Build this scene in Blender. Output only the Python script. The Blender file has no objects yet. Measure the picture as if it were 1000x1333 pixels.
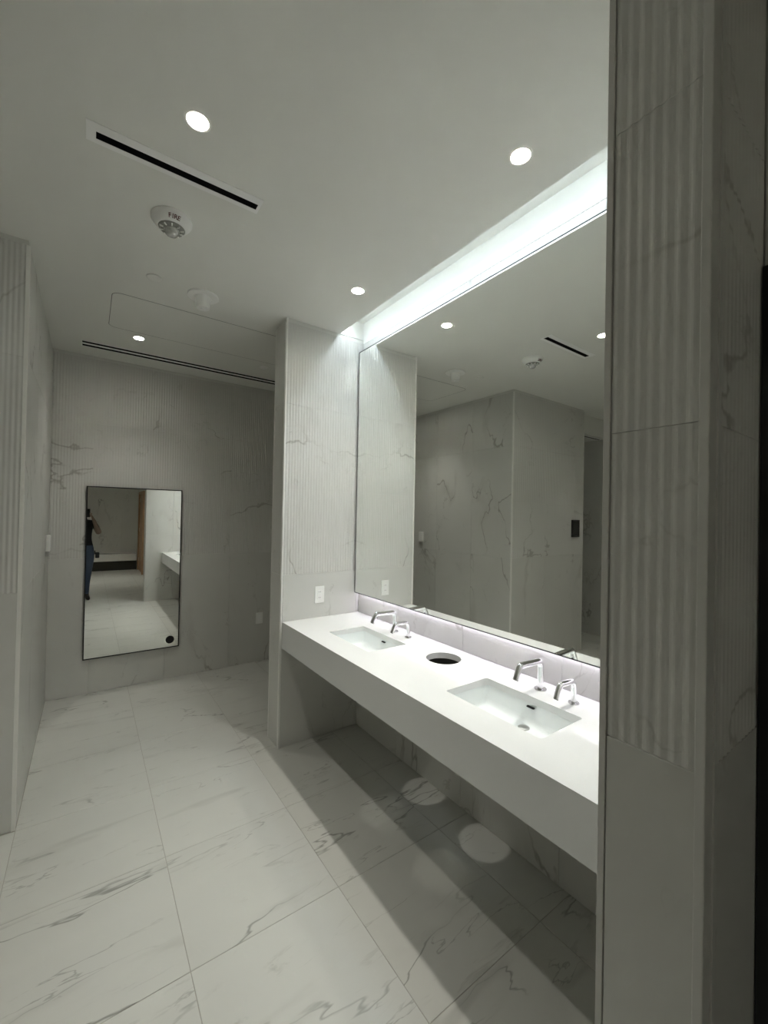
import bpy, bmesh, math, random
from mathutils import Vector, Matrix
random.seed(7)
SC = bpy.context.scene
COL = SC.collection
PI = math.pi

# ------------------------------------------------------------------ camera, world, exposure
CAM_H, YAW, PITCH, ROLL, FPX = 1.6549, 0.6196, 0.0087, 0.0192, 539.55
def make_camera():
    f = Vector((math.sin(YAW)*math.cos(PITCH), math.cos(YAW)*math.cos(PITCH), math.sin(PITCH)))
    r = Vector((math.cos(YAW), -math.sin(YAW), 0)); u = r.cross(f)
    r2 = math.cos(ROLL)*r + math.sin(ROLL)*u; u2 = -math.sin(ROLL)*r + math.cos(ROLL)*u
    cd = bpy.data.cameras.new('camera'); cd.sensor_fit = 'VERTICAL'; cd.sensor_height = 36.0
    cd.lens = FPX/1333*36.0; cd.clip_start = 0.02; cd.clip_end = 60
    co = bpy.data.objects.new('camera', cd); COL.objects.link(co)
    co.matrix_world = Matrix(((r2.x, u2.x, -f.x, 0), (r2.y, u2.y, -f.y, 0), (r2.z, u2.z, -f.z, CAM_H), (0, 0, 0, 1)))
    SC.camera = co
make_camera()
w = bpy.data.worlds.new('world'); SC.world = w; w.use_nodes = True
w.node_tree.nodes['Background'].inputs[0].default_value = (0.0, 0.0, 0.0, 1)
SC.view_settings.view_transform = 'Standard'; SC.view_settings.look = 'None'
SC.view_settings.gamma = 1; SC.view_settings.use_curve_mapping = False
SC.view_settings.exposure = 0.10
cy = SC.cycles
cy.max_bounces = 14; cy.diffuse_bounces = 7; cy.glossy_bounces = 8; cy.transmission_bounces = 6
cy.caustics_reflective = True; cy.caustics_refractive = False; cy.blur_glossy = 0.0
cy.sample_clamp_indirect = 0.0; cy.sample_clamp_direct = 0.0
cy.use_guiding = True; cy.use_surface_guiding = True; cy.surface_guiding_probability = 0.5; cy.guiding_training_samples = 64; cy.use_volume_guiding = False
cy.use_denoising = True; cy.denoising_prefilter = 'ACCURATE'; cy.denoising_quality = 'HIGH'
# the light levels (watts for the lamps, strength for the strips)
DOWN_W, DOWN_COL = 7.9, (1.0, 0.98, 0.89)
COVE_E, COVE_COL = 36.0, (0.80, 0.91, 1.0)
UNDER_E, UNDER_COL = 20.0, (0.90, 0.84, 1.0)

# ------------------------------------------------------------------ helpers
def tag(o, label=None, cat=None, group=None, kind=None):
    if label: o['label'] = label
    if cat: o['category'] = cat
    if group: o['group'] = group
    if kind: o['kind'] = kind
    return o
def link(name, me, mat=None, parent=None, loc=(0, 0, 0), rz=0.0):
    o = bpy.data.objects.new(name, me); COL.objects.link(o)
    if mat is not None and me is not None and len(me.materials) == 0: me.materials.append(mat)
    o.location = loc; o.rotation_euler = (0, 0, rz)
    if parent is not None: o.parent = parent
    return o
def to_mesh(bm, name, smooth=False):
    bmesh.ops.recalc_face_normals(bm, faces=bm.faces)
    me = bpy.data.meshes.new(name); bm.to_mesh(me); bm.free()
    if smooth:
        for p in me.polygons: p.use_smooth = True
    return me
def obj(name, bm, mat, parent=None, loc=(0, 0, 0), rz=0.0, smooth=False):
    return link(name, to_mesh(bm, name, smooth), mat, parent, loc, rz)
def empty(name, loc=(0, 0, 0), rz=0.0):
    o = bpy.data.objects.new(name, None); COL.objects.link(o); o.empty_display_size = 0.05
    o.location = loc; o.rotation_euler = (0, 0, rz); return o
def struct(name, bm, mat, smooth=False):
    return tag(obj(name, bm, mat, smooth=smooth), kind='structure')
def bx(bm, x0, x1, y0, y1, z0, z1, bev=0.0):
    vs = [bm.verts.new(p) for p in ((x0,y0,z0),(x1,y0,z0),(x1,y1,z0),(x0,y1,z0),(x0,y0,z1),(x1,y0,z1),(x1,y1,z1),(x0,y1,z1))]
    fs = [bm.faces.new([vs[i] for i in q]) for q in ((0,3,2,1),(4,5,6,7),(0,1,5,4),(1,2,6,5),(2,3,7,6),(3,0,4,7))]
    if bev > 0:
        es = list({e for f in fs for e in f.edges})
        bmesh.ops.bevel(bm, geom=es, offset=bev, segments=2, affect='EDGES', profile=0.5)
    return fs
def box(x0, x1, y0, y1, z0, z1, bev=0.0):
    bm = bmesh.new(); bx(bm, x0, x1, y0, y1, z0, z1, bev); return bm
def rrect(cx, cy_, w_, h_, r, n=4):
    pts = []
    for (sx, sy, a0) in ((1, 1, 0), (-1, 1, 90), (-1, -1, 180), (1, -1, 270)):
        for k in range(n+1):
            a = math.radians(a0 + 90*k/n)
            pts.append((cx + sx*(w_/2-r) + r*math.cos(a), cy_ + sy*(h_/2-r) + r*math.sin(a)))
    return pts
def circ(cx, cy_, r, n=40):
    return [(cx + r*math.cos(2*PI*k/n), cy_ + r*math.sin(2*PI*k/n)) for k in range(n)]
def rect(x0, x1, y0, y1): return [(x0, y0), (x1, y0), (x1, y1), (x0, y1)]
def holed(outer, holes, z0, z1):
    """slab between z0 and z1 with holes cut right through"""
    bm = bmesh.new(); rings = []
    for lp in [outer] + holes:
        lo = [bm.verts.new((x, y, z0)) for x, y in lp]; hi = [bm.verts.new((x, y, z1)) for x, y in lp]
        rings.append((lo, hi))
    for which in (0, 1):
        es = []
        for rg in rings:
            vs = rg[which]
            for i in range(len(vs)): es.append(bm.edges.new((vs[i], vs[(i+1) % len(vs)])))
        bmesh.ops.triangle_fill(bm, edges=es, use_beauty=True, use_dissolve=False)
    for lo, hi in rings:
        n = len(lo)
        for i in range(n): bm.faces.new((lo[i], lo[(i+1) % n], hi[(i+1) % n], hi[i]))
    return bm
def lathe(bm, prof, n=36, cx=0, cy_=0, cap0=True, cap1=True):
    rings = []
    for r, z in prof:
        rings.append([bm.verts.new((cx + r*math.cos(2*PI*k/n), cy_ + r*math.sin(2*PI*k/n), z)) for k in range(n)])
    for a, b in zip(rings, rings[1:]):
        for k in range(n): bm.faces.new((a[k], a[(k+1) % n], b[(k+1) % n], b[k]))
    if cap0: bm.faces.new(rings[0])
    if cap1: bm.faces.new(rings[-1])
    return rings
def fillet(pts, rads, seg=7):
    out = [Vector(pts[0])]
    for i in range(1, len(pts)-1):
        p, a, b = Vector(pts[i]), Vector(pts[i-1]), Vector(pts[i+1])
        u, v = (a-p).normalized(), (b-p).normalized()
        ang = u.angle(v); d = min(rads[i-1]/math.tan(ang/2), (a-p).length*.48, (b-p).length*.48)
        t0, t1 = p+u*d, p+v*d
        for k in range(seg+1):
            t = k/seg; out.append((1-t)**2*t0 + 2*t*(1-t)*p + t*t*t1)
    out.append(Vector(pts[-1])); return out
def sweep(bm, path, rad, n=18, up=Vector((0, 1, 0))):
    rings = []
    for i, p in enumerate(path):
        t = (path[min(i+1, len(path)-1)] - path[max(i-1, 0)]).normalized()
        s = up - t*up.dot(t); s.normalize(); q = t.cross(s)
        r = rad[i] if isinstance(rad, (list, tuple)) else rad
        rings.append([bm.verts.new(p + r*(math.cos(2*PI*k/n)*s + math.sin(2*PI*k/n)*q)) for k in range(n)])
    for a, b in zip(rings, rings[1:]):
        for k in range(n): bm.faces.new((a[k], a[(k+1) % n], b[(k+1) % n], b[k]))
    bm.faces.new(rings[0]); bm.faces.new(rings[-1])
def auto_smooth(me, deg=35):
    for p in me.polygons: p.use_smooth = True
    me.set_sharp_from_angle(angle=math.radians(deg))

# ------------------------------------------------------------------ materials
def lin(c): return tuple((v/255/12.92 if v/255 <= .04045 else ((v/255+.055)/1.055)**2.4) for v in c) + (1,)
def pbr(name, col, rough=.5, metal=0.0, spec=.5, bump=0.0, bscale=80, var=0.0):
    m = bpy.data.materials.new(name); m.use_nodes = True; nt = m.node_tree; b = nt.nodes['Principled BSDF']
    b.inputs['Base Color'].default_value = col if len(col) == 4 else tuple(col)+(1,)
    b.inputs['Roughness'].default_value = rough; b.inputs['Metallic'].default_value = metal
    b.inputs['Specular IOR Level'].default_value = spec
    if bump or var:
        tc = nt.nodes.new('ShaderNodeTexCoord'); nz = nt.nodes.new('ShaderNodeTexNoise')
        nz.inputs['Scale'].default_value = bscale; nz.inputs['Detail'].default_value = 3
        nt.links.new(tc.outputs['Object'], nz.inputs['Vector'])
        if bump:
            bp_ = nt.nodes.new('ShaderNodeBump'); bp_.inputs['Strength'].default_value = bump; bp_.inputs['Distance'].default_value = .002
            nt.links.new(nz.outputs['Fac'], bp_.inputs['Height']); nt.links.new(bp_.outputs['Normal'], b.inputs['Normal'])
        if var:
            mx = nt.nodes.new('ShaderNodeMix'); mx.data_type = 'RGBA'
            c = b.inputs['Base Color'].default_value[:]
            mx.inputs['A'].default_value = tuple(v*(1-var) for v in c[:3])+(1,); mx.inputs['B'].default_value = tuple(min(1, v*(1+var)) for v in c[:3])+(1,)
            nt.links.new(nz.outputs['Fac'], mx.inputs['Factor']); nt.links.new(mx.outputs['Result'], b.inputs['Base Color'])
    return m
def emit(name, col, strength):
    m = bpy.data.materials.new(name); m.use_nodes = True; nt = m.node_tree; nt.nodes.clear()
    e = nt.nodes.new('ShaderNodeEmission'); o = nt.nodes.new('ShaderNodeOutputMaterial')
    e.inputs[0].default_value = tuple(col)+(1,); e.inputs[1].default_value = strength
    nt.links.new(e.outputs[0], o.inputs[0]); return m
def marble(name, base, vein, rough, scale, rotz=(0, 0, 0), stretch=(1, 1, 1), main=.75, fine=.35, streak=.0, spec=.5, dist=.35):
    """veined stone: every tile gets its own piece of the pattern through its object's random number"""
    m = bpy.data.materials.new(name); m.use_nodes = True; nt = m.node_tree; N = nt.nodes; L = nt.links
    b = N['Principled BSDF']; b.inputs['Roughness'].default_value = rough; b.inputs['Specular IOR Level'].default_value = spec
    tc = N.new('ShaderNodeTexCoord'); oi = N.new('ShaderNodeObjectInfo')
    ml = N.new('ShaderNodeVectorMath'); ml.operation = 'SCALE'; ml.inputs[0].default_value = (37.0, 53.0, 71.0); L.new(oi.outputs['Random'], ml.inputs['Scale'])
    ad = N.new('ShaderNodeVectorMath'); ad.operation = 'ADD'; L.new(tc.outputs['Object'], ad.inputs[0]); L.new(ml.outputs[0], ad.inputs[1])
    mp = N.new('ShaderNodeMapping'); mp.inputs['Rotation'].default_value = rotz; mp.inputs['Scale'].default_value = stretch; L.new(ad.outputs[0], mp.inputs['Vector'])
    def noise(sc, det, dist, rough_=.55):
        n = N.new('ShaderNodeTexNoise'); n.inputs['Scale'].default_value = sc; n.inputs['Detail'].default_value = det
        n.inputs['Distortion'].default_value = dist; n.inputs['Roughness'].default_value = rough_; L.new(mp.outputs[0], n.inputs['Vector']); return n
    def math_(op, a, bb):
        q = N.new('ShaderNodeMath'); q.operation = op
        for i, v in enumerate((a, bb)):
            if v is None: continue
            if isinstance(v, (int, float)): q.inputs[i].default_value = v
            else: L.new(v, q.inputs[i])
        return q.outputs[0]
    def ridge(n, width):
        d = math_('ABSOLUTE', math_('SUBTRACT', n.outputs['Fac'], .5), None)
        r = N.new('ShaderNodeMapRange'); r.interpolation_type = 'SMOOTHSTEP'
        r.inputs['From Min'].default_value = 0; r.inputs['From Max'].default_value = width; r.inputs['To Min'].default_value = 1; r.inputs['To Max'].default_value = 0
        L.new(d, r.inputs['Value']); return r.outputs[0]
    def mask(n, lo, hi):
        r = N.new('ShaderNodeMapRange'); r.interpolation_type = 'SMOOTHSTEP'; r.inputs['From Min'].default_value = lo; r.inputs['From Max'].default_value = hi
        L.new(n.outputs['Fac'], r.inputs['Value']); return r.outputs[0]
    v1 = math_('MULTIPLY', ridge(noise(scale*.8, 5, dist, .50), .0075), mask(noise(scale*.9+.3, 2, .2), .44, .62))
    v1b = math_('MULTIPLY', ridge(noise(scale*.8, 5, dist, .50), .05), mask(noise(scale*1.1+.7, 2, .2), .52, .76))
    v2 = math_('MULTIPLY', ridge(noise(scale*2.2, 5, dist*1.3, .52), .010), mask(noise(scale*1.6+1.1, 2, .1), .50, .66))
    f = math_('MAXIMUM', math_('MULTIPLY', v1, main), math_('MULTIPLY', v2, fine))
    f = math_('MAXIMUM', f, math_('MULTIPLY', v1b, main*.42))
    if streak:
        v3 = mask(noise(scale*5.5, 5, .8, .65), .58, .72)
        f = math_('MAXIMUM', f, math_('MULTIPLY', math_('MULTIPLY', v3, mask(noise(scale*1.7, 2, 0), .52, .62)), streak))
    cl = noise(scale*.9, 3, .3); mx0 = N.new('ShaderNodeMix'); mx0.data_type = 'RGBA'
    mx0.inputs['A'].default_value = tuple(c*.93 for c in base[:3])+(1,); mx0.inputs['B'].default_value = tuple(c*1.05 for c in base[:3])+(1,)
    L.new(cl.outputs['Fac'], mx0.inputs['Factor'])
    mx = N.new('ShaderNodeMix'); mx.data_type = 'RGBA'; mx.inputs['B'].default_value = vein
    L.new(f, mx.inputs['Factor']); L.new(mx0.outputs['Result'], mx.inputs['A']); L.new(mx.outputs['Result'], b.inputs['Base Color'])
    return m
M = {}
M['paint'] = pbr('ceiling_paint', (.79, .79, .755), .85, spec=.25, bump=.05, bscale=220)
M['white_plastic'] = pbr('white_plastic', (.88, .88, .86), .45, var=.02, bscale=30)
M['grille_white'] = pbr('white_enamel', (.90, .90, .89), .5, var=.02, bscale=30)
M['grout'] = pbr('pale_grout', (.36, .35, .31), .9, var=.08, bscale=60)
M['backing'] = pbr('painted_backing', (.68, .68, .65), .85, var=.03, bscale=20)
M['floor'] = marble('floor_marble', (.52, .52, .485), lin((108, 106, 100)), .34, 1.0, (0, 0, math.radians(-24)), (.8, 3.4, 1), .75, .50, .30, dist=.15)
M['wall'] = marble('wall_marble', (.61, .605, .578), lin((112, 106, 96)), .42, 1.0, (0, math.radians(28), 0), (1.6, 1, .9), .6, .28)
M['flute'] = marble('fluted_marble', (.63, .625, .60), lin((112, 106, 96)), .5, 1.0, (0, math.radians(-20), 0), (1, 1, 1.4), .5, .22)
M['trim'] = pbr('pale_metal_trim', (.80, .795, .765), .42, .05, var=.02, bscale=10)
M['stone_trim'] = pbr('stone_coloured_trim', (.60, .595, .57), .45, var=.02, bscale=10)
M['quartz'] = pbr('white_quartz', (.73, .735, .73), .12, spec=.5, var=.012, bscale=160)
M['ceramic'] = pbr('white_ceramic', (.80, .83, .83), .08, spec=.5, var=.006, bscale=20)
M['chrome'] = pbr('polished_chrome', (.86, .86, .88), .04, 1.0, var=.01, bscale=12)
M['mirror'] = pbr('mirror_silver', (.90, .915, .89), .0, 1.0)
M['black_frame'] = pbr('black_metal', (.012, .012, .012), .4, .3, var=.1, bscale=40)
M['dark_edge'] = pbr('dark_mirror_edge', (.045, .05, .05), .35, .5, var=.05, bscale=30)
M['black'] = pbr('matt_black', (.006, .006, .007), .7, var=.1, bscale=40)
M['slot'] = pbr('black_slot_lining', (.004, .004, .005), .9, var=.1, bscale=40)
M['steel'] = pbr('brushed_steel', (.55, .55, .54), .3, 1.0, var=.03, bscale=50)
M['wood'] = pbr('brown_door_wood', (.38, .235, .13), .45, var=.3, bscale=7)
M['dark_recess'] = pbr('dark_rail_and_shade', (.03, .03, .026), .8, var=.1, bscale=20)  # near-black for the counter rail and the painted shade under the bench
M['red_print'] = pbr('dark_red_print', (.10, .02, .02), .6, var=.05)
M['clear_dome'] = pbr('clear_plastic_dome', (.62, .62, .60), .12, .35, var=.25, bscale=90)
M['glass_dark'] = pbr('dark_screen_glass', (.012, .013, .011), .12, var=.05)
M['grey_mesh'] = pbr('grey_perforated_metal', (.30, .30, .28), .6, var=.35, bscale=260)
M['lamp_bezel'] = pbr('grey_lamp_bezel', (.22, .22, .21), .5, var=.05)
M['lens'] = emit('lamp_lens_light', (1.0, .99, .95), 9.0)
M['cove_led'] = emit('cove_led_light', COVE_COL, COVE_E)
M['under_led'] = emit('mirror_led_light', UNDER_COL, UNDER_E)

# ------------------------------------------------------------------ main dimensions (metres)
ZC = 3.05
XL, YL, XE = -.274, 2.83, -1.70       # corridor wall, its return face, end of the return
XF = -2.52                            # far side wall of the lobby
YB, XB = 4.588, 2.45                  # back wall, how far it runs behind the partition
XW = 1.762                            # vanity wall
YP0, YP1, XP = 2.798, 3.0, 1.118      # far partition
YC0, YC1, XC = .256, .432, .863       # near partition
XR, YR = 1.19, -4.95                  # wall behind the camera on the vanity side, rear wall
YS = 5.15                             # end of the side passage
XCOVE = 1.55
TT = .010                             # tile thickness

# ------------------------------------------------------------------ tiles
TILE = {}
NFL = .0218
def tile_mesh(w_, h_, fl):
    k = (round(w_, 4), round(h_, 4), fl)
    if k in TILE: return TILE[k]
    bm = bmesh.new(); g = .0006
    if fl:
        n = max(1, round(w_/NFL)); p = (w_-2*g)/n
        prof = [(g+p*k/6, .0012*(1+math.cos(2*PI*k/6))) for k in range(6*n+1)]
        lo = [bm.verts.new((x, y, g)) for x, y in prof]; hi = [bm.verts.new((x, y, h_-g)) for x, y in prof]
        for i in range(len(prof)-1): bm.faces.new((lo[i], lo[i+1], hi[i+1], hi[i]))
        b0 = [bm.verts.new(q) for q in ((g, TT, g), (w_-g, TT, g), (w_-g, TT, h_-g), (g, TT, h_-g))]
        bm.faces.new((b0[0], b0[1], b0[2], b0[3])); bm.faces.new((lo[0], hi[0], b0[3], b0[0])); bm.faces.new((lo[-1], b0[1], b0[2], hi[-1]))
        bm.faces.new(lo+[b0[1], b0[0]]); bm.faces.new(hi+[b0[2], b0[3]])
    else:
        e = .0012
        f0 = [bm.verts.new(q) for q in ((g+e, 0, g+e), (w_-g-e, 0, g+e), (w_-g-e, 0, h_-g-e), (g+e, 0, h_-g-e))]
        f1 = [bm.verts.new(q) for q in ((g, e, g), (w_-g, e, g), (w_-g, e, h_-g), (g, e, h_-g))]
        f2 = [bm.verts.new(q) for q in ((g, TT, g), (w_-g, TT, g), (w_-g, TT, h_-g), (g, TT, h_-g))]
        bm.faces.new(f0); bm.faces.new(f2)
        for a, b in ((f0, f1), (f1, f2)):
            for i in range(4): bm.faces.new((a[i], a[(i+1) % 4], b[(i+1) % 4], b[i]))
    me = to_mesh(bm, 'fluted_tile' if fl else 'wall_tile'); me.materials.append(M['flute'] if fl else M['wall'])
    TILE[k] = me; return me
def breaks(a, b, j0, step):
    out = [a]; k = math.ceil((a-j0)/step - 1e-6); v = j0+k*step
    while v < b-.02:
        if v > a+.02: out.append(v)
        v += step
    return out+[b]
def tile_face(parent, p, rz, L, j0, flute=True, z0=0.0, ztop=3.022, low=1.22, step=.61, smooth_rows=(1.22, 2.44)):
    """cover a wall face with tiles: p is the lower left corner seen from the room, rz turns a face looking towards -Y"""
    us = breaks(0, L, j0, step)
    if flute: zs = [(z0, low, False)] + [(a, min(a+.61, ztop), True) for a in (1.22, 1.83, 2.44) if a < ztop-.02]
    else: zs = [(a, b, False) for a, b in ((z0, smooth_rows[0]), (smooth_rows[0], smooth_rows[1]), (smooth_rows[1], ztop)) if b > a+.02]
    d = Vector((math.cos(rz), math.sin(rz), 0))
    for a, b in zip(us, us[1:]):
        for za, zb, fl in zs:
            link('fluted_tile' if fl else 'wall_tile', tile_mesh(b-a, zb-za, fl), None, parent, Vector((p[0], p[1], za))+d*a, rz)

# ------------------------------------------------------------------ floor
fl = struct('floor', box(XF-.1, XB+.1, YR-.1, YS+.1, -.12, -.0015), M['grout'])
FT = {}
def floor_tile(w_, h_):
    k = (round(w_, 4), round(h_, 4))
    if k not in FT:
        g = .0013; bm = box(g, w_-g, g, h_-g, -.012, 0)
        top = [e for e in bm.edges if all(abs(v.co.z) < 1e-6 for v in e.verts)]
        bmesh.ops.bevel(bm, geom=top, offset=.0008, segments=1, affect='EDGES')
        FT[k] = to_mesh(bm, 'floor_tile'); FT[k].materials.append(M['floor'])
    return FT[k]
fx = breaks(XF, XB, .334, .606); fy = breaks(YR, YS, 1.612, .605)
solid = [(XE, XL, YL, YS), (XL, XB, YB, YS), (XW, XB, YR, YP0), (XR, XB, YR, YC0)]
for x0, x1 in zip(fx, fx[1:]):
    for y0, y1 in zip(fy, fy[1:]):
        if any(x0 >= a-.01 and x1 <= b+.01 and y0 >= c-.01 and y1 <= d+.01 for a, b, c, d in solid): continue
        link('floor_tile', floor_tile(x1-x0, y1-y0), None, fl, (x0, y0, 0))

# ------------------------------------------------------------------ ceiling with its openings
LAMPS = [(.289, 1.597), (1.328, 1.0), (1.337, 2.2), (.304, 3.885), (-1.38, 1.75), (.289, -2.6), (-1.30, -2.6)]  # last two: unseen lamps added to brighten the rear room
SLOT1 = (-.006, .597, 1.862, 1.898)
SLOTS2 = [(-.071, XB-.05, 4.222, 4.264), (-.071, XB-.05, 4.300, 4.346)]
R_L = .036
holes = [circ(x, y, R_L, 32) for x, y in LAMPS] + [rect(*SLOT1)] + [rect(*s) for s in SLOTS2] + [rect(XCOVE, XW, YC1, YP0)]
ceil = struct('ceiling', holed(rect(XF-.1, XB+.1, YR-.1, YS+.1), holes, ZC, ZC+.10), M['paint'])
bm = bmesh.new()      # the cove box above the mirror
ZT = 3.185
bx(bm, XCOVE-.02, XW+.1, YC1-.02, YP0+.02, ZT, ZT+.02)
bx(bm, XCOVE-.02, XCOVE, YC1, YP0, ZC+.10, ZT)
bx(bm, XCOVE-.02, XW+.02, YC1-.02, YC1, ZC+.10, ZT); bx(bm, XCOVE-.02, XW+.02, YP0, YP0+.02, ZC+.10, ZT)
obj('cove_box', bm, M['paint'], ceil)
bm = bmesh.new(); bx(bm, 1.590, 1.616, YC1+.02, YP0-.02, 3.138, 3.146); bx(bm, 1.6128, 1.616, YC1+.02, YP0-.02, 3.1205, 3.138); bx(bm, 1.598, 1.608, YC1+.3, YC1+.32, 3.146, ZT); bx(bm, 1.598, 1.608, YP0-.32, YP0-.3, 3.146, ZT)  # the upright flange is an added shield keeping strip light off the wall
cl = tag(empty('cove_light', (1.603, 1.6, ZT)), 'long LED light strip hidden inside the ceiling cove above the wide mirror', 'light strip')
o = obj('shielded_channel', bm, M['grille_white'], cl, (-1.603, -1.6, -ZT))
obj('led_strip', box(1.594, 1.612, YC1+.025, YP0-.025, 3.124, 3.138), M['cove_led'], cl, (-1.603, -1.6, -ZT))
# soffit over the side passage
struct('trim_1', box(XF, XE, 2.95, YS, 2.80, ZC), M['paint'])

# ------------------------------------------------------------------ walls
def wall(name, *b): return struct(name, box(*b), M['backing'])
e = TT-.002
wb = wall('wall_back', XL-.1, XB+.1, YB+e, YS, 0, ZC)
tile_face(wb, (XL, YB), 0, XB-XL, .637-XL-.61)
wl = wall('wall_left', XE+e, XL-e, YL+e, YB+e, 0, ZC)
tile_face(wl, (XL, YL), PI/2, YB-YL, .58, flute=False)                       # corridor side
tile_face(wl, (XE, YL), 0, XL-XE, .206)                                       # return face towards the lobby
tile_face(wl, (XE, YS), -PI/2, YS-YL, .5, flute=False, ztop=2.80)             # passage side
ws = wall('wall_side', XF-.1, XF-e, YR-.1, YS+.1, 0, ZC)
tile_face(ws, (XF, YR), PI/2, YS-YR, .3, flute=False)
wp = wall('wall_passage', XF-.1, XE+.1, YS+e, YS+.1, 0, ZC)
tile_face(wp, (XF, YS), 0, XE-XF, .3, flute=False, ztop=2.80)
wv = wall('wall_vanity', XW+e, XW+.1, YC1-.05, YP1, 0, ZT)
tile_face(wv, (XW, YP0), -PI/2, YP0-YC1, .52)
obj('plaster_band', box(XW-.0005, XW+e, YC1, YP0, 3.0222, ZT), M['paint'], wv)
pf = wall('wall_partition_far', XP+e, XW+.1, YP0+e, YP1-e, 0, ZC)
tile_face(pf, (XP+.012, YP0), 0, XW-XP-.012, .61)
tile_face(pf, (XP, YP1-.006), -PI/2, YP1-YP0-.018, .61, flute=False)
tile_face(pf, (XW, YP1), PI, XW-XP, .4, flute=False)
bk = wall('wall_recess', XB+e, XB+.1, YP0, YB+.1, 0, ZC); tile_face(bk, (XB, YB), -PI/2, YB-YP1, .4, flute=False)
wall('wall_recess_side', XW+.1, XB+.1, YP0+e, YP1-e, 0, ZC)
pn = wall('wall_partition_near', XC+e, XW+.1, YC0+e, YC1-e, 0, ZC)
tile_face(pn, (XC, YC1-.012), -PI/2, YC1-YC0-.024, .61)                       # end face
tile_face(pn, (XC+.058, YC0), 0, XR-XC-.058, .61)                             # camera side
tile_face(pn, (XW, YC1), PI, XW-XC-.012, .45, flute=False)                    # vanity side
wr = wall('wall_right', XR+e, XR+.1, YR-.1, YC0+e, 0, ZC)
tile_face(wr, (XR, -.80), -PI/2, -.80+3.25, .3, flute=False)
tile_face(wr, (XR, YC0), -PI/2, YC0+.80, .4, flute=False, z0=2.21, smooth_rows=(2.3, 2.44))
tile_face(wr, (XR, -3.25), -PI/2, 1.2, .4, flute=False, z0=2.18, smooth_rows=(2.3, 2.44))
tile_face(wr, (XR, -4.45), -PI/2, .5, .6, flute=False)
we = wall('wall_rear', XF-.1, XB+.1, YR-.1, YR-e, 0, ZC)
tile_face(we, (XR, YR), PI, XR-XF, .4, flute=False)

# corner trims
def trim(n, *b): return struct('trim_%d' % n, box(*b, .0012), M['stone_trim' if n == 6 else 'trim'])
trim(2, XP-.002, XP+.011, YP0-.002, YP0+.009, 0, ZC)
trim(3, XP-.003, XP+.004, YP0+.012, YP0+.018, 0, ZC-.03)
trim(4, XL-.016, XL+.002, YL-.002, YL+.010, 0, 3.022)
bm = box(XC-.002, XC+.016, YC0-.002, YC0+.014, 0, ZC, .002); bx(bm, XC+.014, XC+.046, YC0+.001, YC0+.010, 0, ZC); bx(bm, XC+.044, XC+.057, YC0-.002, YC0+.010, 0, ZC, .001)
struct('trim_5', bm, M['stone_trim'])
trim(6, XC-.002, XC+.011, YC1-.011, YC1+.002, 0, ZC)
trim(7, XE-.002, XE+.010, YL-.002, YL+.010, 0, 2.80)
trim(8, XP-.002, XP+.008, YP1-.006, YP1+.002, 0, ZC)

# ------------------------------------------------------------------ vanity counter
ZK, ZA, XK = .889, .704, 1.131
SY0, SY1 = YC1+.002, YP0-.002
SINKS = [(1.432, 1.088), (1.428, 2.172)]; SW, SL = .270, .474
HOLE = (1.583, 1.637, .094)
t = empty('vanity_counter', (0, 0, ZA))
tag(t, 'long white quartz vanity counter with deep front apron spanning between the two partitions', 'counter')
def at(o, parent):                      # children keep their world place under a raised empty
    o.parent = parent; o.location = Vector(o.location) - parent.location; return o
cut = [rrect(x, y, SW, SL, .012) for x, y in SINKS] + [circ(HOLE[0], HOLE[1], HOLE[2], 56)]
bm = holed(rect(XK, XW-.001, SY0, SY1), cut, ZK-.032, ZK); at(obj('countertop', bm, M['quartz']), t)
at(obj('apron', box(XK, XK+.03, SY0, SY1, ZA, ZK-.032), M['quartz']), t)
at(obj('support_rail', box(XW-.05, XW-.012, SY0, SY1, ZK-.13, ZK-.033), M['dark_recess']), t)

def sink(x, y, label):
    t = empty('sink_basin', (x, y, ZK-.032)); tag(t, label, 'sink', 'undermount sinks in the vanity counter')
    bm = bmesh.new(); spec = [(SW+.05, SL+.05, .02, -.0015), (SW+.05, SL+.05, .02, -.02), (SW+.03, SL+.03, .03, -.085), (SW-.02, SL-.05, .04, -.105)]
    inner = [(SW+.004, SL+.004, .014, -.0015), (SW-.003, SL-.005, .015, -.060), (SW-.008, SL-.010, .016, -.071), (SW-.018, SL-.020, .018, -.079), (SW-.040, SL-.042, .02, -.083), (.10, .12, .03, -.087)]
    def ring(w_, h_, r, z): return [bm.verts.new((a, b, z)) for a, b in rrect(0, 0, w_, h_, r, 5)]
    A = [ring(*q) for q in spec]; B = [ring(*q) for q in inner]; n = len(A[0])
    for seq in (A, B):
        for p, q in zip(seq, seq[1:]):
            for i in range(n): bm.faces.new((p[i], p[(i+1) % n], q[(i+1) % n], q[i]))
    for i in range(n): bm.faces.new((A[0][i], A[0][(i+1) % n], B[0][(i+1) % n], B[0][i]))
    bm.faces.new(A[-1]); bm.faces.new(B[-1])
    me = to_mesh(bm, 'bowl'); auto_smooth(me, 40); link('bowl', me, M['ceramic'], t)
    ov = bmesh.new(); pts = rrect(0, 0, .036, .0062, .003, 5)
    a = [ov.verts.new((SW/2-.008, p[0]-.008, -.013+p[1])) for p in pts]; b = [ov.verts.new((SW/2+.001, p[0]-.008, -.013+p[1])) for p in pts]
    ov.faces.new(a); ov.faces.new(b)
    for i in range(len(a)): ov.faces.new((a[i], a[(i+1) % len(a)], b[(i+1) % len(a)], b[i]))
    link('overflow_slot', to_mesh(ov, 'overflow_slot'), M['slot'], t)
    d = bmesh.new(); lathe(d, [(.024, -.0865), (.024, -.0825), (.021, -.0805), (.010, -.0805)], 28, .082, -.011)
    link('drain', to_mesh(d, 'drain', True), M['steel'], t)
    return t
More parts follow.
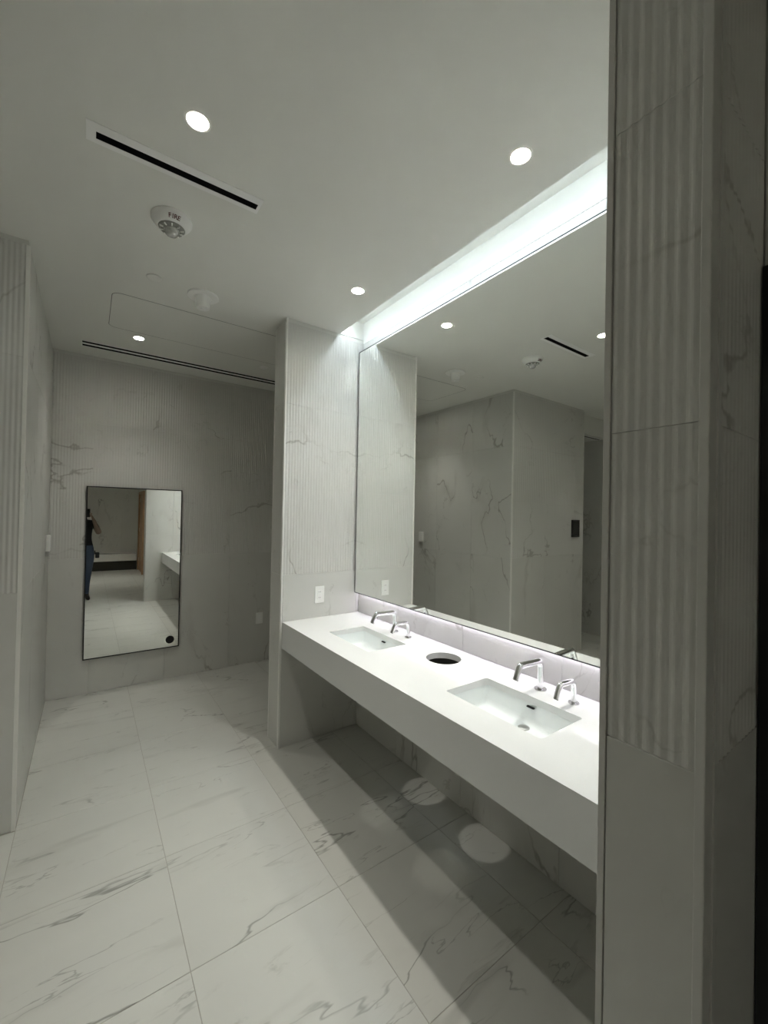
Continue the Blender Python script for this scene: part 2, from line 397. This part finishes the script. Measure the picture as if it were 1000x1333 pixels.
sink(*SINKS[0], 'white undermount sink basin beside the near partition')
sink(*SINKS[1], 'white undermount sink basin beside the far fluted partition')

def spout(name, y, x, top, reach, drop, r, label, cat, group):
    t = empty(name, (x, y, ZK)); tag(t, label, cat, group)
    bm = bmesh.new(); lathe(bm, [(r*1.95, 0), (r*1.95, .004), (r*1.85, .0065), (r*1.05, .0075)], 32)
    me = to_mesh(bm, 'base_flange'); auto_smooth(me, 30); link('base_flange', me, M['chrome'], t)
    path = fillet([(0, 0, .004), (0, 0, top), (-reach, 0, top+.006), (-reach-.026, 0, top-drop)], [.030, .020])
    bm = bmesh.new(); sweep(bm, path, r); me = to_mesh(bm, 'spout'); auto_smooth(me, 50); link('spout', me, M['chrome'], t)
    dirv = (path[-1]-path[-2]).normalized(); p = path[-1]
    bm = bmesh.new(); sweep(bm, [p-dirv*.001, p+dirv*.0025], r*.72); me = to_mesh(bm, 'nozzle'); link('nozzle', me, M['black'], t)
    if cat == 'faucet':
        s = path[-2]-dirv*.0; bm = bmesh.new(); q = Vector((-1, 0, -.3)); c = path[-1]-dirv*.018
        nrm = dirv.cross(Vector((0, 1, 0))); nrm = nrm if nrm.x > 0 else -nrm
        sweep(bm, [c+nrm*(r*.9), c+nrm*(r*1.05)], .0045, 14); link('sensor_window', to_mesh(bm, 'sensor_window'), M['glass_dark'], t)
    return t
GF, GD = 'chrome faucets on the counter', 'chrome soap dispensers on the counter'
spout('faucet', 1.103, 1.668, .128, .152, .048, .0140, 'tall chrome angled spout faucet at the sink beside the near partition', 'faucet', GF)
spout('soap_dispenser', .942, 1.660, .094, .104, .045, .0115, 'short chrome soap spout at the sink beside the near partition', 'soap dispenser', GD)
spout('faucet', 2.191, 1.666, .128, .152, .048, .0140, 'tall chrome angled spout faucet at the sink beside the far partition', 'faucet', GF)
spout('soap_dispenser', 2.036, 1.658, .094, .104, .045, .0115, 'short chrome soap spout at the sink beside the far partition', 'soap dispenser', GD)

# ------------------------------------------------------------------ wide backlit mirror over the counter
MZ0, MZ1, MX = 1.047, 2.939, 1.718
t = empty('vanity_mirror', (MX, (YC1+YP0)/2, MZ0)); tag(t, 'very wide frameless vanity mirror with dark edge and glowing lower side over the counter', 'mirror')
my0, my1 = YC1+.014, YP0-.012
at(obj('glass', box(MX, MX+.005, my0+.004, my1-.004, MZ0+.004, MZ1-.004), M['mirror']), t)
bm = bmesh.new(); fr = .005
bx(bm, MX-.0015, MX+.018, my0, my1, MZ0, MZ0+fr); bx(bm, MX-.0015, MX+.018, my0, my1, MZ1-fr, MZ1)
bx(bm, MX-.0015, MX+.018, my0, my0+fr, MZ0+fr, MZ1-fr); bx(bm, MX-.0015, MX+.018, my1-fr, my1, MZ0+fr, MZ1-fr)
at(obj('edge_frame', bm, M['dark_edge']), t)
at(obj('backing_box', box(MX+.006, XW-.0005, my0+.06, my1-.06, MZ0+.035, MZ1-.05), M['paint']), t)
at(obj('led_strip', box(MX+.020, MX+.032, my0+.03, my1-.03, MZ0+.024, MZ0+.030), M['under_led']), t)

# ------------------------------------------------------------------ leaning dressing mirror on the back wall
bx0, bx1, bz0, bz1, byf = -.017, .765, .309, 1.870, 4.568
t = empty('wall_mirror', ((bx0+bx1)/2, byf, bz0)); tag(t, 'tall black framed rectangular mirror hung on the back marble wall', 'mirror')
f = .009
at(obj('glass', box(bx0+f, bx1-f, byf+.001, byf+.006, bz0+f, bz1-f), M['mirror']), t)
bm = bmesh.new()
bx(bm, bx0, bx1, byf-.002, byf+.017, bz0, bz0+f); bx(bm, bx0, bx1, byf-.002, byf+.017, bz1-f, bz1)
bx(bm, bx0, bx0+f, byf-.002, byf+.017, bz0+f, bz1-f); bx(bm, bx1-f, bx1, byf-.002, byf+.017, bz0+f, bz1-f)
at(obj('frame', bm, M['black_frame']), t)
at(obj('back_panel', box(bx0+.01, bx1-.01, byf+.007, YB-.0005, bz0+.01, bz1-.01), M['black']), t)
bm = bmesh.new(); n = 32
a = [bm.verts.new((.683+.038*math.cos(2*PI*k/n), byf+.001, .387+.038*math.sin(2*PI*k/n))) for k in range(n)]
b = [bm.verts.new((v.co.x, byf-.0008, v.co.z)) for v in a]
bm.faces.new(a); bm.faces.new(b)
for k in range(n): bm.faces.new((a[k], a[(k+1) % n], b[(k+1) % n], b[k]))
d = obj('round_sticker', bm, M['black']); tag(d, 'small black round sticker on the lower corner of the framed mirror', 'sticker')

# ------------------------------------------------------------------ wall plates and devices
def plate(name, label, cat, loc, rz, kind):
    """plate built looking towards -Y, centred on loc"""
    t = empty(name, loc, rz); tag(t, label, cat)
    def part(nm, b, m, p=t): return obj(nm, b, m, p)
    part('cover_plate', box(-.038, .038, -.006, -.0003, -.062, .062, .0015), M['white_plastic'])
    if kind == 'outlet':
        ins = part('receptacle', box(-.0168, .0168, -.0078, -.006, -.0335, .0335, .0006), M['grille_white'])
        for sz in (-1, 1):
            for sx in (-1, 1): obj('slot', box(sx*.006-.001, sx*.006+.001, -.0083, -.0077, sz*.021-.004, sz*.021+.004), M['black'], ins)
        for sx in (-1, 1): obj('button', box(sx*.005-.0042, sx*.005+.0042, -.0090, -.0077, -.003, .003), M['white_plastic'], ins)
    else:
        part('insert', box(-.0168, .0168, -.0078, -.006, -.0335, .0335, .0006), M['grille_white'])
    return t
plate('wall_outlet', 'white electrical outlet plate on the fluted partition above the counter', 'outlet', (1.417, YP0, 1.057), 0, 'outlet')
plate('wall_outlet', 'white blank plate low on the back marble wall beside the framed mirror', 'outlet', (1.583, YB, .482), 0, 'blank')
t = empty('wall_sensor', (XL, 4.30, 1.36), PI/2); tag(t, 'small white wall mounted sensor with dark lower end on the smooth corridor wall', 'sensor')
obj('housing', box(-.035, .035, -.030, -.0003, -.045, .085, .006), M['white_plastic'], t)
obj('lower_grip', box(-.030, .030, -.026, -.0003, -.085, -.046, .004), M['steel'], t)
t = empty('touch_panel', (-1.515, YL, 1.54)); tag(t, 'dark rectangular touch panel on the fluted return wall', 'panel')
obj('bezel', box(-.085, .085, -.018, -.0003, -.108, .108, .006), M['black_frame'], t)
obj('screen', box(-.070, .070, -.0195, -.018, -.085, .090), M['glass_dark'], t)
obj('chin', box(-.070, .070, -.0192, -.018, -.104, -.092), M['dark_edge'], t)

# ------------------------------------------------------------------ ceiling fittings
def downlight(i, x, y, label, wmul=1.0):
    t = empty('downlight', (x, y, ZC)); tag(t, label, 'light', 'recessed ceiling downlights')
    bm = bmesh.new(); lathe(bm, [(R_L-.001, .004), (R_L-.001, -.001), (R_L+.003, -.0022), (R_L+.0085, -.0012), (R_L+.009, -.0002)], 36, cap0=False, cap1=False)
    link('trim_ring', to_mesh(bm, 'trim_ring', True), M['white_plastic'], t)
    bm = bmesh.new(); lathe(bm, [(R_L-.0008, .003), (.0315, .046), (.0310, .0475)], 36, cap0=False, cap1=False)
    link('reflector', to_mesh(bm, 'reflector', True), M['white_plastic'], t)
    bm = bmesh.new(); lathe(bm, [(.0312, .0472), (.0290, .0450), (.0290, .060), (.0312, .060)], 36, cap0=False, cap1=False)
    me = to_mesh(bm, 'bezel'); auto_smooth(me, 30); link('bezel', me, M['lamp_bezel'], t)
    bm = bmesh.new(); lathe(bm, [(.0289, .0505), (.0289, .0545)], 32); link('lens', to_mesh(bm, 'lens'), M['lens'], t)
    ld = bpy.data.lights.new('downlight_lamp', 'AREA'); ld.shape = 'DISK'; ld.size = .056; ld.energy = DOWN_W*wmul; ld.color = DOWN_COL; ld.spread = math.radians(130)
    lo = bpy.data.objects.new('lamp', ld); COL.objects.link(lo); lo.parent = t; lo.location = (0, 0, .0495)
LL = ['bright recessed ceiling downlight beside the black slot air diffuser', 'recessed ceiling downlight above the sink beside the near partition',
      'recessed ceiling downlight above the sink beside the far partition', 'recessed ceiling downlight in front of the framed wall mirror',
      'recessed ceiling downlight over the dark touch panel', 'added ceiling downlight brightening the rear room near the low bench on the wood door side', 'added ceiling downlight brightening the rear room near the low bench on the side wall side']
LM = [1.0, 1.0, 1.0, .8, .7, 1.6, 1.6]
for i, (x, y) in enumerate(LAMPS): downlight(i, x, y, LL[i], LM[i])

def diffuser(name, label, slots, fl_):
    x0, x1 = slots[0][0], slots[0][1]; y0, y1 = slots[0][2], slots[-1][3]
    t = empty(name, ((x0+x1)/2, (y0+y1)/2, ZC)); tag(t, label, 'vent')
    bm = holed(rect(x0-fl_[0], x1+fl_[1], y0-fl_[2], y1+fl_[3]), [rect(*s) for s in slots], ZC-.0025, ZC-.0002)
    at(obj('flange', bm, M['grille_white']), t)
    for s in slots:
        bm = bmesh.new(); a, b, c, d = s; z = ZC+.0985
        v = [bm.verts.new(q) for q in ((a+.0006,c+.0006,ZC-.002),(b-.0006,c+.0006,ZC-.002),(b-.0006,d-.0006,ZC-.002),(a+.0006,d-.0006,ZC-.002),(a+.0006,c+.0006,z),(b-.0006,c+.0006,z),(b-.0006,d-.0006,z),(a+.0006,d-.0006,z))]
        for q in ((4,5,6,7),(0,1,5,4),(1,2,6,5),(2,3,7,6),(3,0,4,7)): bm.faces.new([v[k] for k in q])
        at(obj('slot', bm, M['slot']), t)
    return t
diffuser('slot_diffuser', 'single slot black and white air diffuser in the ceiling near the fire strobe', [SLOT1], (.030, .012, .040, .024))
diffuser('slot_diffuser', 'long double slot air diffuser running along the ceiling at the back wall', SLOTS2, (.006, .006, .010, .010))
sx0, sx1, sy = -2.50, -1.76, 3.030
bm = holed(rect(sx0-.02, sx1+.02, sy-.03, sy+.06), [rect(sx0, sx1, sy, sy+.03)], 2.797, 2.7998)
t = empty('slot_diffuser', (-2.0, sy, 2.80)); tag(t, 'short single slot diffuser in the lowered passage ceiling', 'vent')
at(obj('flange', bm, M['grille_white']), t); at(obj('slot', box(sx0, sx1, sy, sy+.03, 2.7985, 2.7996), M['slot']), t)

t = empty('fire_strobe', (.296, 2.205, ZC)); tag(t, 'white round ceiling fire alarm strobe marked FIRE with clear dome', 'fire alarm')
bm = bmesh.new(); lathe(bm, [(.088, -.0002), (.088, -.012), (.084, -.020), (.066, -.042), (.062, -.045), (.060, -.045)], 48)
me = to_mesh(bm, 'housing'); auto_smooth(me, 28); link('housing', me, M['white_plastic'], t)
bm = bmesh.new(); lathe(bm, [(.058, -.0445), (.055, -.050), (.036, -.053), (.034, -.053)], 40); me = to_mesh(bm, 'grille'); auto_smooth(me, 28); g = link('grille', me, M['grey_mesh'], t)
for k in range(10):
    a = 2*PI*k/10+.2; bm = box(.038, .054, -.0025, .0025, -.0565, -.050, .0008); o = obj('grille_rib', bm, M['white_plastic'], g); o.rotation_euler = (0, 0, a)
bm = bmesh.new(); lathe(bm, [(.031, -.052), (.031, -.060), (.029, -.070), (.022, -.078), (.012, -.082), (.003, -.083)], 32); link('dome', to_mesh(bm, 'dome', True), M['clear_dome'], t)
bm = bmesh.new(); lathe(bm, [(.034, -.0525), (.034, -.058), (.031, -.059)], 32, cap0=False, cap1=False); link('dome_collar', to_mesh(bm, 'dome_collar', True), M['steel'], t)
def text_mesh(s, size, depth):
    cu = bpy.data.curves.new('text', 'FONT'); cu.body = s; cu.size = size; cu.extrude = depth; cu.align_x = 'CENTER'; cu.align_y = 'CENTER'; cu.space_character = 1.15; cu.offset = size*.012
    o = bpy.data.objects.new('text', cu); COL.objects.link(o); bpy.context.view_layer.update()
    me = bpy.data.meshes.new_from_object(o.evaluated_get(bpy.context.evaluated_depsgraph_get()))
    bpy.data.objects.remove(o); bpy.data.curves.remove(cu); return me
import itertools
for k, ch in enumerate('FIRE'):
    me = text_mesh(ch, .027, .0006); o = link('letter', me, M['red_print'], t)
    a = -PI/2 + (-.35, -.12, .10, .35)[k]*.72
    r = .0758; out = Vector((math.cos(a), math.sin(a), 0)); slope = Vector((out.x*.022, out.y*.022, 0)) + Vector((0, 0, 0))
    upv = (Vector((out.x*.084, out.y*.084, -.020)) - Vector((out.x*.066, out.y*.066, -.042))).normalized()
    rt = Vector((-out.y, out.x, 0)); nr = rt.cross(upv)
    if nr.dot(out) < 0: nr = -nr
    rt = upv.cross(nr)
    pos = out*r + Vector((0, 0, -.031)) + nr*.0008
    o.matrix_local = Matrix(((rt.x, upv.x, nr.x, pos.x), (rt.y, upv.y, nr.y, pos.y), (rt.z, upv.z, nr.z, pos.z), (0, 0, 0, 1)))
bm = bmesh.new(); lathe(bm, [(.040, -.0002), (.041, -.004), (.038, -.006), (.030, -.0066)], 40); o = obj('sprinkler_cover', bm, M['paint'], loc=(.290, 2.815, ZC), smooth=True)
tag(o, 'flat round painted sprinkler cover plate between fire strobe and access panel', 'cover plate')
bm = bmesh.new(); lathe(bm, [(.036, -.0002), (.037, -.004), (.030, -.0055), (.013, -.006), (.013, -.016), (.006, -.017)], 40); o = obj('fire_sprinkler', bm, M['grille_white'], loc=(1.335, 3.90, ZC), smooth=True)
tag(o, 'small white sprinkler head in the ceiling behind the far partition', 'sprinkler')
t = empty('ceiling_detector', (.575, 2.865, ZC)); tag(t, 'white ceiling fitting with flat flange and tapered cup beneath', 'detector')
bm = bmesh.new(); lathe(bm, [(.094, -.0002), (.095, -.005), (.091, -.009), (.050, -.011), (.049, -.011)], 48); me = to_mesh(bm, 'flange'); auto_smooth(me, 30); link('flange', me, M['white_plastic'], t)
bm = bmesh.new(); lathe(bm, [(.052, -.0105), (.047, -.020), (.041, -.075), (.039, -.080), (.034, -.081)], 40); me = to_mesh(bm, 'cup'); auto_smooth(me, 30); link('cup', me, M['white_plastic'], t)
bm = bmesh.new(); lathe(bm, [(.014, -.0805), (.013, -.084), (.006, -.085)], 24); link('cap', to_mesh(bm, 'cap', True), M['grille_white'], t)
t = empty('access_panel', (.92, 3.46, ZC)); tag(t, 'large flush ceiling access panel with rounded corners and thin dark joint', 'panel')
bm = holed(rrect(.92, 3.46, 1.652, .612, .056, 8), [rrect(.92, 3.46, 1.6465, .6065, .0535, 8)], ZC-.0012, ZC-.0003); at(obj('joint', bm, M['black']), t)
pts = rrect(.92, 3.46, 1.646, .606, .0533, 8); bm = bmesh.new()
lo = [bm.verts.new((x, y, ZC-.0012)) for x, y in pts]; hi = [bm.verts.new((x, y, ZC-.0002)) for x, y in pts]
bm.faces.new(lo); bm.faces.new(hi)
for i in range(len(lo)): bm.faces.new((lo[i], lo[(i+1) % len(lo)], hi[(i+1) % len(lo)], hi[i]))
at(obj('panel', bm, M['paint']), t)

# ------------------------------------------------------------------ doors, bench
d1 = struct('door_1', box(XR-.004, XR+.0075, -.745, YC0-.062, 0, 2.15), M['black_frame'])
bm = bmesh.new(); bx(bm, XR-.022, XR+.0075, YC0-.062, YC0-.002, 0, 2.205); bx(bm, XR-.022, XR+.0075, -.80, -.745, 0, 2.205); bx(bm, XR-.022, XR+.0075, -.745, YC0-.062, 2.15, 2.205)
obj('door_frame', bm, M['black_frame'], d1)
bm = bmesh.new(); lathe(bm, [(.024, 0), (.024, .006)], 24); sweep(bm, [Vector((0, 0, .004)), Vector((0, 0, .05))], .008); sweep(bm, fillet([(0, 0, .045), (0, 0, .055), (-.11, 0, .055)], [.01]), .008)
o = obj('door_handle', bm, M['steel'], d1, (XR-.004, -.66, 1.0), smooth=True); o.rotation_euler = (PI/2, 0, -PI/2)
d2 = struct('door_2', box(XR-.006, XR+.0075, -4.39, -3.31, 0, 2.12), M['wood'])
bm = bmesh.new(); bx(bm, XR-.040, XR+.0075, -4.45, -4.39, 0, 2.18); bx(bm, XR-.040, XR+.0075, -3.31, -3.25, 0, 2.18); bx(bm, XR-.040, XR+.0075, -4.39, -3.31, 2.12, 2.18)
obj('door_frame', bm, M['wood'], d2)
for z in (.25, 1.08, 1.90): obj('hinge', box(XR-.012, XR-.005, -4.388, -4.37, z, z+.10), M['steel'], d2)
t = empty('bench', (-.65, -4.70, 0)); tag(t, 'long white floating bench with painted dark shade beneath along the rear wall', 'bench')
at(obj('seat_slab', box(XF+.002, XR-.05, -4.46, YR+.001, .255, .445, .004), M['quartz']), t)
at(obj('under_bench_shade', box(XF+.002, XR-.05, -4.50, YR+.001, 0, .254), M['dark_recess']), t)  # near-black block stands in for the shade beneath the floating seat

# ------------------------------------------------------------------ the person taking the photograph (seen in the framed mirror)
M['skin'] = pbr('skin', (.23, .165, .12), .55, var=.06, bscale=25)
M['shirt'] = pbr('black_cotton', (.012, .012, .013), .9, bump=.3, bscale=300)
M['jeans'] = pbr('blue_denim', (.050, .072, .115), .85, bump=.3, bscale=400, var=.15)
M['shoe'] = pbr('dark_shoe_leather', (.02, .017, .015), .5, var=.1)
M['hair'] = pbr('dark_hair', (.018, .013, .010), .6, bump=.6, bscale=120)
M['eye'] = pbr('eye', (.03, .02, .015), .2)
M['lip'] = pbr('lip', (.30, .13, .11), .5)
def skin_mesh(pts, edges, root=0, sub=2):
    me = bpy.data.meshes.new('skin'); me.from_pydata([p[0] for p in pts], edges, [])
    o = bpy.data.objects.new('skin', me); COL.objects.link(o)
    o.modifiers.new('s', 'SKIN'); sv = me.skin_vertices[0].data
    for i, p in enumerate(pts):
        r = p[1]; sv[i].radius = r if isinstance(r, tuple) else (r, r); sv[i].use_root = (i == root)
    m = o.modifiers.new('u', 'SUBSURF'); m.levels = sub; m.render_levels = sub
    bpy.context.view_layer.update()
    out = bpy.data.meshes.new_from_object(o.evaluated_get(bpy.context.evaluated_depsgraph_get()))
    bpy.data.objects.remove(o); bpy.data.meshes.remove(me); return out
def ell(bm, c, r, seg=20, rng=14, rot=None):
    mt = Matrix.Translation(c) @ (rot or Matrix()) @ Matrix.Diagonal((r[0], r[1], r[2], 1))
    return bmesh.ops.create_uvsphere(bm, u_segments=seg, v_segments=rng, radius=1, matrix=mt)['verts']
def make_person():
    X0, Y0 = -.075, -.33
    P = [((X0, Y0, .96), (.150, .105)), ((X0, Y0, 1.08), (.140, .098)), ((X0, Y0+.01, 1.26), (.150, .108)), ((X0, Y0+.005, 1.40), (.150, .098)),
         ((X0, Y0+.01, 1.475), (.070, .062)), ((X0-.010, Y0+.03, 1.545), (.056, .056)), ((X0-.022, Y0+.055, 1.62), (.066, .080)), ((X0-.022, Y0+.06, 1.70), (.068, .088)), ((X0-.022, Y0+.055, 1.755), (.050, .060)),
         # right arm 9-12
         ((X0+.165, Y0+.01, 1.405), .060), ((.165, -.205, 1.245), .052), ((.160, -.185, 1.242), .049), ((.085, -.065, 1.475), .029),
         # left arm 13-16
         ((X0-.165, Y0+.01, 1.405), .060), ((-.375, -.215, 1.265), .050), ((-.385, -.195, 1.255), .045), ((-.105, -.065, 1.47), .029),
         # right leg 17-20, left leg 21-24
         ((X0+.100, Y0, .86), .108), ((X0+.085, Y0+.025, .50), .070), ((X0+.070, Y0-.005, .30), .060), ((X0+.075, Y0-.02, .085), .042),
         ((X0-.095, Y0, .88), .098), ((X0-.100, Y0+.025, .50), .064), ((X0-.110, Y0-.005, .30), .058), ((X0-.115, Y0-.02, .085), .042),
         # feet 25-28
         ((X0+.090, Y0+.06, .048), (.044, .040)), ((X0+.110, Y0+.175, .034), (.042, .030)), ((X0-.122, Y0+.06, .048), (.044, .040)), ((X0-.140, Y0+.175, .034), (.042, .030)),
         # palms 29, 30
         ((.066, -.062, 1.512), (.028, .020)), ((-.086, -.062, 1.510), (.028, .020)), ((.060, -.058, 1.545), (.026, .014)), ((-.080, -.058, 1.545), (.026, .014))]
    Ed = [(0,1),(1,2),(2,3),(3,4),(4,5),(5,6),(6,7),(7,8),(3,9),(9,10),(10,11),(11,12),(3,13),(13,14),(14,15),(15,16),(0,17),(17,18),(18,19),(19,20),(0,21),(21,22),(22,23),(23,24),(20,25),(25,26),(24,27),(27,28),(12,29),(16,30),(29,31),(30,32)]
    body = skin_mesh(P, Ed)
    bm = bmesh.new(); bm.from_mesh(body)
    def cutp(co, no, sel):
        fs = [f for f in bm.faces if sel(f.calc_center_median())]
        geo = list({g for f in fs for g in list(f.verts)+list(f.edges)})+fs
        bmesh.ops.bisect_plane(bm, geom=geo, dist=1e-5, plane_co=co, plane_no=no)
    def seg(c, a, b):
        d = b-a; t = (c-a).dot(d)/d.length_squared; q = a+d*max(0, min(1, t)); return t, (c-q).length
    sh = {s_: (Vector((X0+s_*.165, Y0+.01, 1.405)), Vector(P[10 if s_ > 0 else 14][0]), Vector(P[12 if s_ > 0 else 16][0])) for s_ in (1, -1)}
    HEM, NECK, CUFF, SL = 1.0, 1.505, .10, .58
    cutp((0, 0, HEM), (0, 0, 1), lambda c: .9 < c.z < 1.1); cutp((0, 0, CUFF), (0, 0, 1), lambda c: c.z < .2)
    cutp((0, 0, NECK), (0, 0, 1), lambda c: 1.4 < c.z < 1.6 and abs(c.x-X0) < .09 and c.y < Y0+.13)
    for s_, (A, B, C_) in sh.items():
        cutp(A+(B-A)*SL, (B-A).normalized(), lambda c: seg(c, A, B)[1] < .085 and .3 < seg(c, A, B)[0] < .9 and seg(c, B, C_)[0] < .4)
    for f in bm.faces:
        c = f.calc_center_median(); f.smooth = True
        bare = c.z > NECK and abs(c.x-X0) < .12 and c.y < Y0+.16
        for s_, (A, B, C_) in sh.items():
            if (c.x-X0)*s_ < .02: continue
            t, d = seg(c, A, B); t2, d2 = seg(c, B, C_)
            if (d2 < d and d2 < .075 and t2 > .05) or (t > SL and d < .085): bare = True
        if c.y > -.14 and c.z > 1.2: bare = True
        f.material_index = 3 if c.z < CUFF else 2 if c.z < HEM else 0 if bare else 1
    # hands: a palm and five fingers closed on the sides of the phone
    for s, wx in ((1, .085), (-1, -.105)):
        ex = .034 if s > 0 else -.054                    # the phone edge on this side
        hand = [[((wx, -.065, 1.475), .028), ((ex+s*.030, -.062, 1.520), (.030, .017)), ((ex+s*.022, -.056, 1.560), (.032, .014))]]
        for k, (zz, ln) in enumerate(((1.600, .030), (1.580, .034), (1.560, .032), (1.541, .026))):
            hand.append([((ex+s*.020, -.056, zz-.018), .0090), ((ex+s*.015, -.034, zz-.006), .0085), ((ex+s*.004, -.0165, zz), .0078), ((ex-s*ln*.5, -.0125, zz+.002), .0070)])
        hand.append([((ex+s*.030, -.070, 1.515), .0110), ((ex+s*.008, -.062, 1.545), .0100), ((ex-s*.010, -.043, 1.566), .0085)])
        for ch in hand:
            m = skin_mesh(ch, [(i, i+1) for i in range(len(ch)-1)], 0, 1); n0 = len(bm.faces); bm.from_mesh(m); bm.faces.ensure_lookup_table()
            for f in bm.faces[n0:]: f.material_index = 0; f.smooth = True
    hc = Vector((X0-.022, Y0+.055, 1.665))
    n0 = len(bm.faces)
    ell(bm, hc, (.074, .094, .115)); ell(bm, hc+Vector((0, .020, -.055)), (.052, .066, .062))
    ell(bm, hc+Vector((0, .098, -.020)), (.014, .018, .026))                                  # nose
    for s in (-1, 1):
        ell(bm, hc+Vector((s*.076, -.004, -.008)), (.010, .020, .032))                        # ears
        ell(bm, hc+Vector((s*.030, .083, .026)), (.020, .010, .008))                          # brows
    bm.faces.ensure_lookup_table()
    for f in bm.faces[n0:]: f.material_index = 0; f.smooth = True
    n0 = len(bm.faces)
    for s in (-1, 1): ell(bm, hc+Vector((s*.031, .082, .008)), (.013, .010, .007), 12, 8)
    bm.faces.ensure_lookup_table()
    for f in bm.faces[n0:]: f.material_index = 4; f.smooth = True
    n0 = len(bm.faces); ell(bm, hc+Vector((0, .083, -.066)), (.024, .010, .008), 12, 8); bm.faces.ensure_lookup_table()
    for f in bm.faces[n0:]: f.material_index = 5; f.smooth = True
    me = bpy.data.meshes.new('body'); bm.to_mesh(me); bm.free()
    for k in ('skin', 'shirt', 'jeans', 'shoe', 'eye', 'lip'): me.materials.append(M[k])
    t = empty('person', (X0, Y0, 0)); tag(t, 'person in black top and blue jeans raising a phone to take a photo', 'person')
    o = link('body', me, None, t, (-X0, -Y0, 0))
    bm = bmesh.new(); ell(bm, Vector((hc.x-X0, hc.y-Y0-.012, hc.z+.020)), (.083, .098, .108), 28, 20)
    bmesh.ops.delete(bm, geom=[v for v in bm.verts if v.co.y > hc.y-Y0+.030 and v.co.z < hc.z+.070 or v.co.z < hc.z-.075], context='VERTS')
    hr = obj('hair', bm, M['hair'], t, smooth=True); m = hr.modifiers.new('thick', 'SOLIDIFY'); m.thickness = .012; m.offset = -1
    t = empty('belt_pouch', (.153, -.30, .815)); tag(t, 'small black pouch hanging at the hip of the person with the phone', 'pouch')
    obj('pouch', box(-.032, .032, -.045, .045, -.055, .050, .012), M['black'], t); obj('clip', box(-.045, -.030, -.012, .012, .020, .085, .003), M['shirt'], t)
    t = empty('phone', (-.010, -.027, 1.525)); tag(t, 'dark smartphone held upright in both hands', 'phone')
    obj('case', box(-.038, .038, -.005, .005, 0, .150, .0035), M['black'], t)
    cb = obj('camera_bump', box(-.026, .030, .004, .0065, .112, .146, .001), M['black_frame'], t)
    for dx, dz in ((.012, .130), (-.014, .130)):
        b2 = bmesh.new(); lathe(b2, [(.008, 0), (.008, .0015), (.006, .002)], 20); l = obj('lens', b2, M['glass_dark'], cb, (dx, .0064, dz), smooth=True); l.rotation_euler = (-PI/2, 0, 0)
    obj('screen', box(-.035, .035, -.0056, -.0049, .004, .146), M['glass_dark'], t)
make_person()
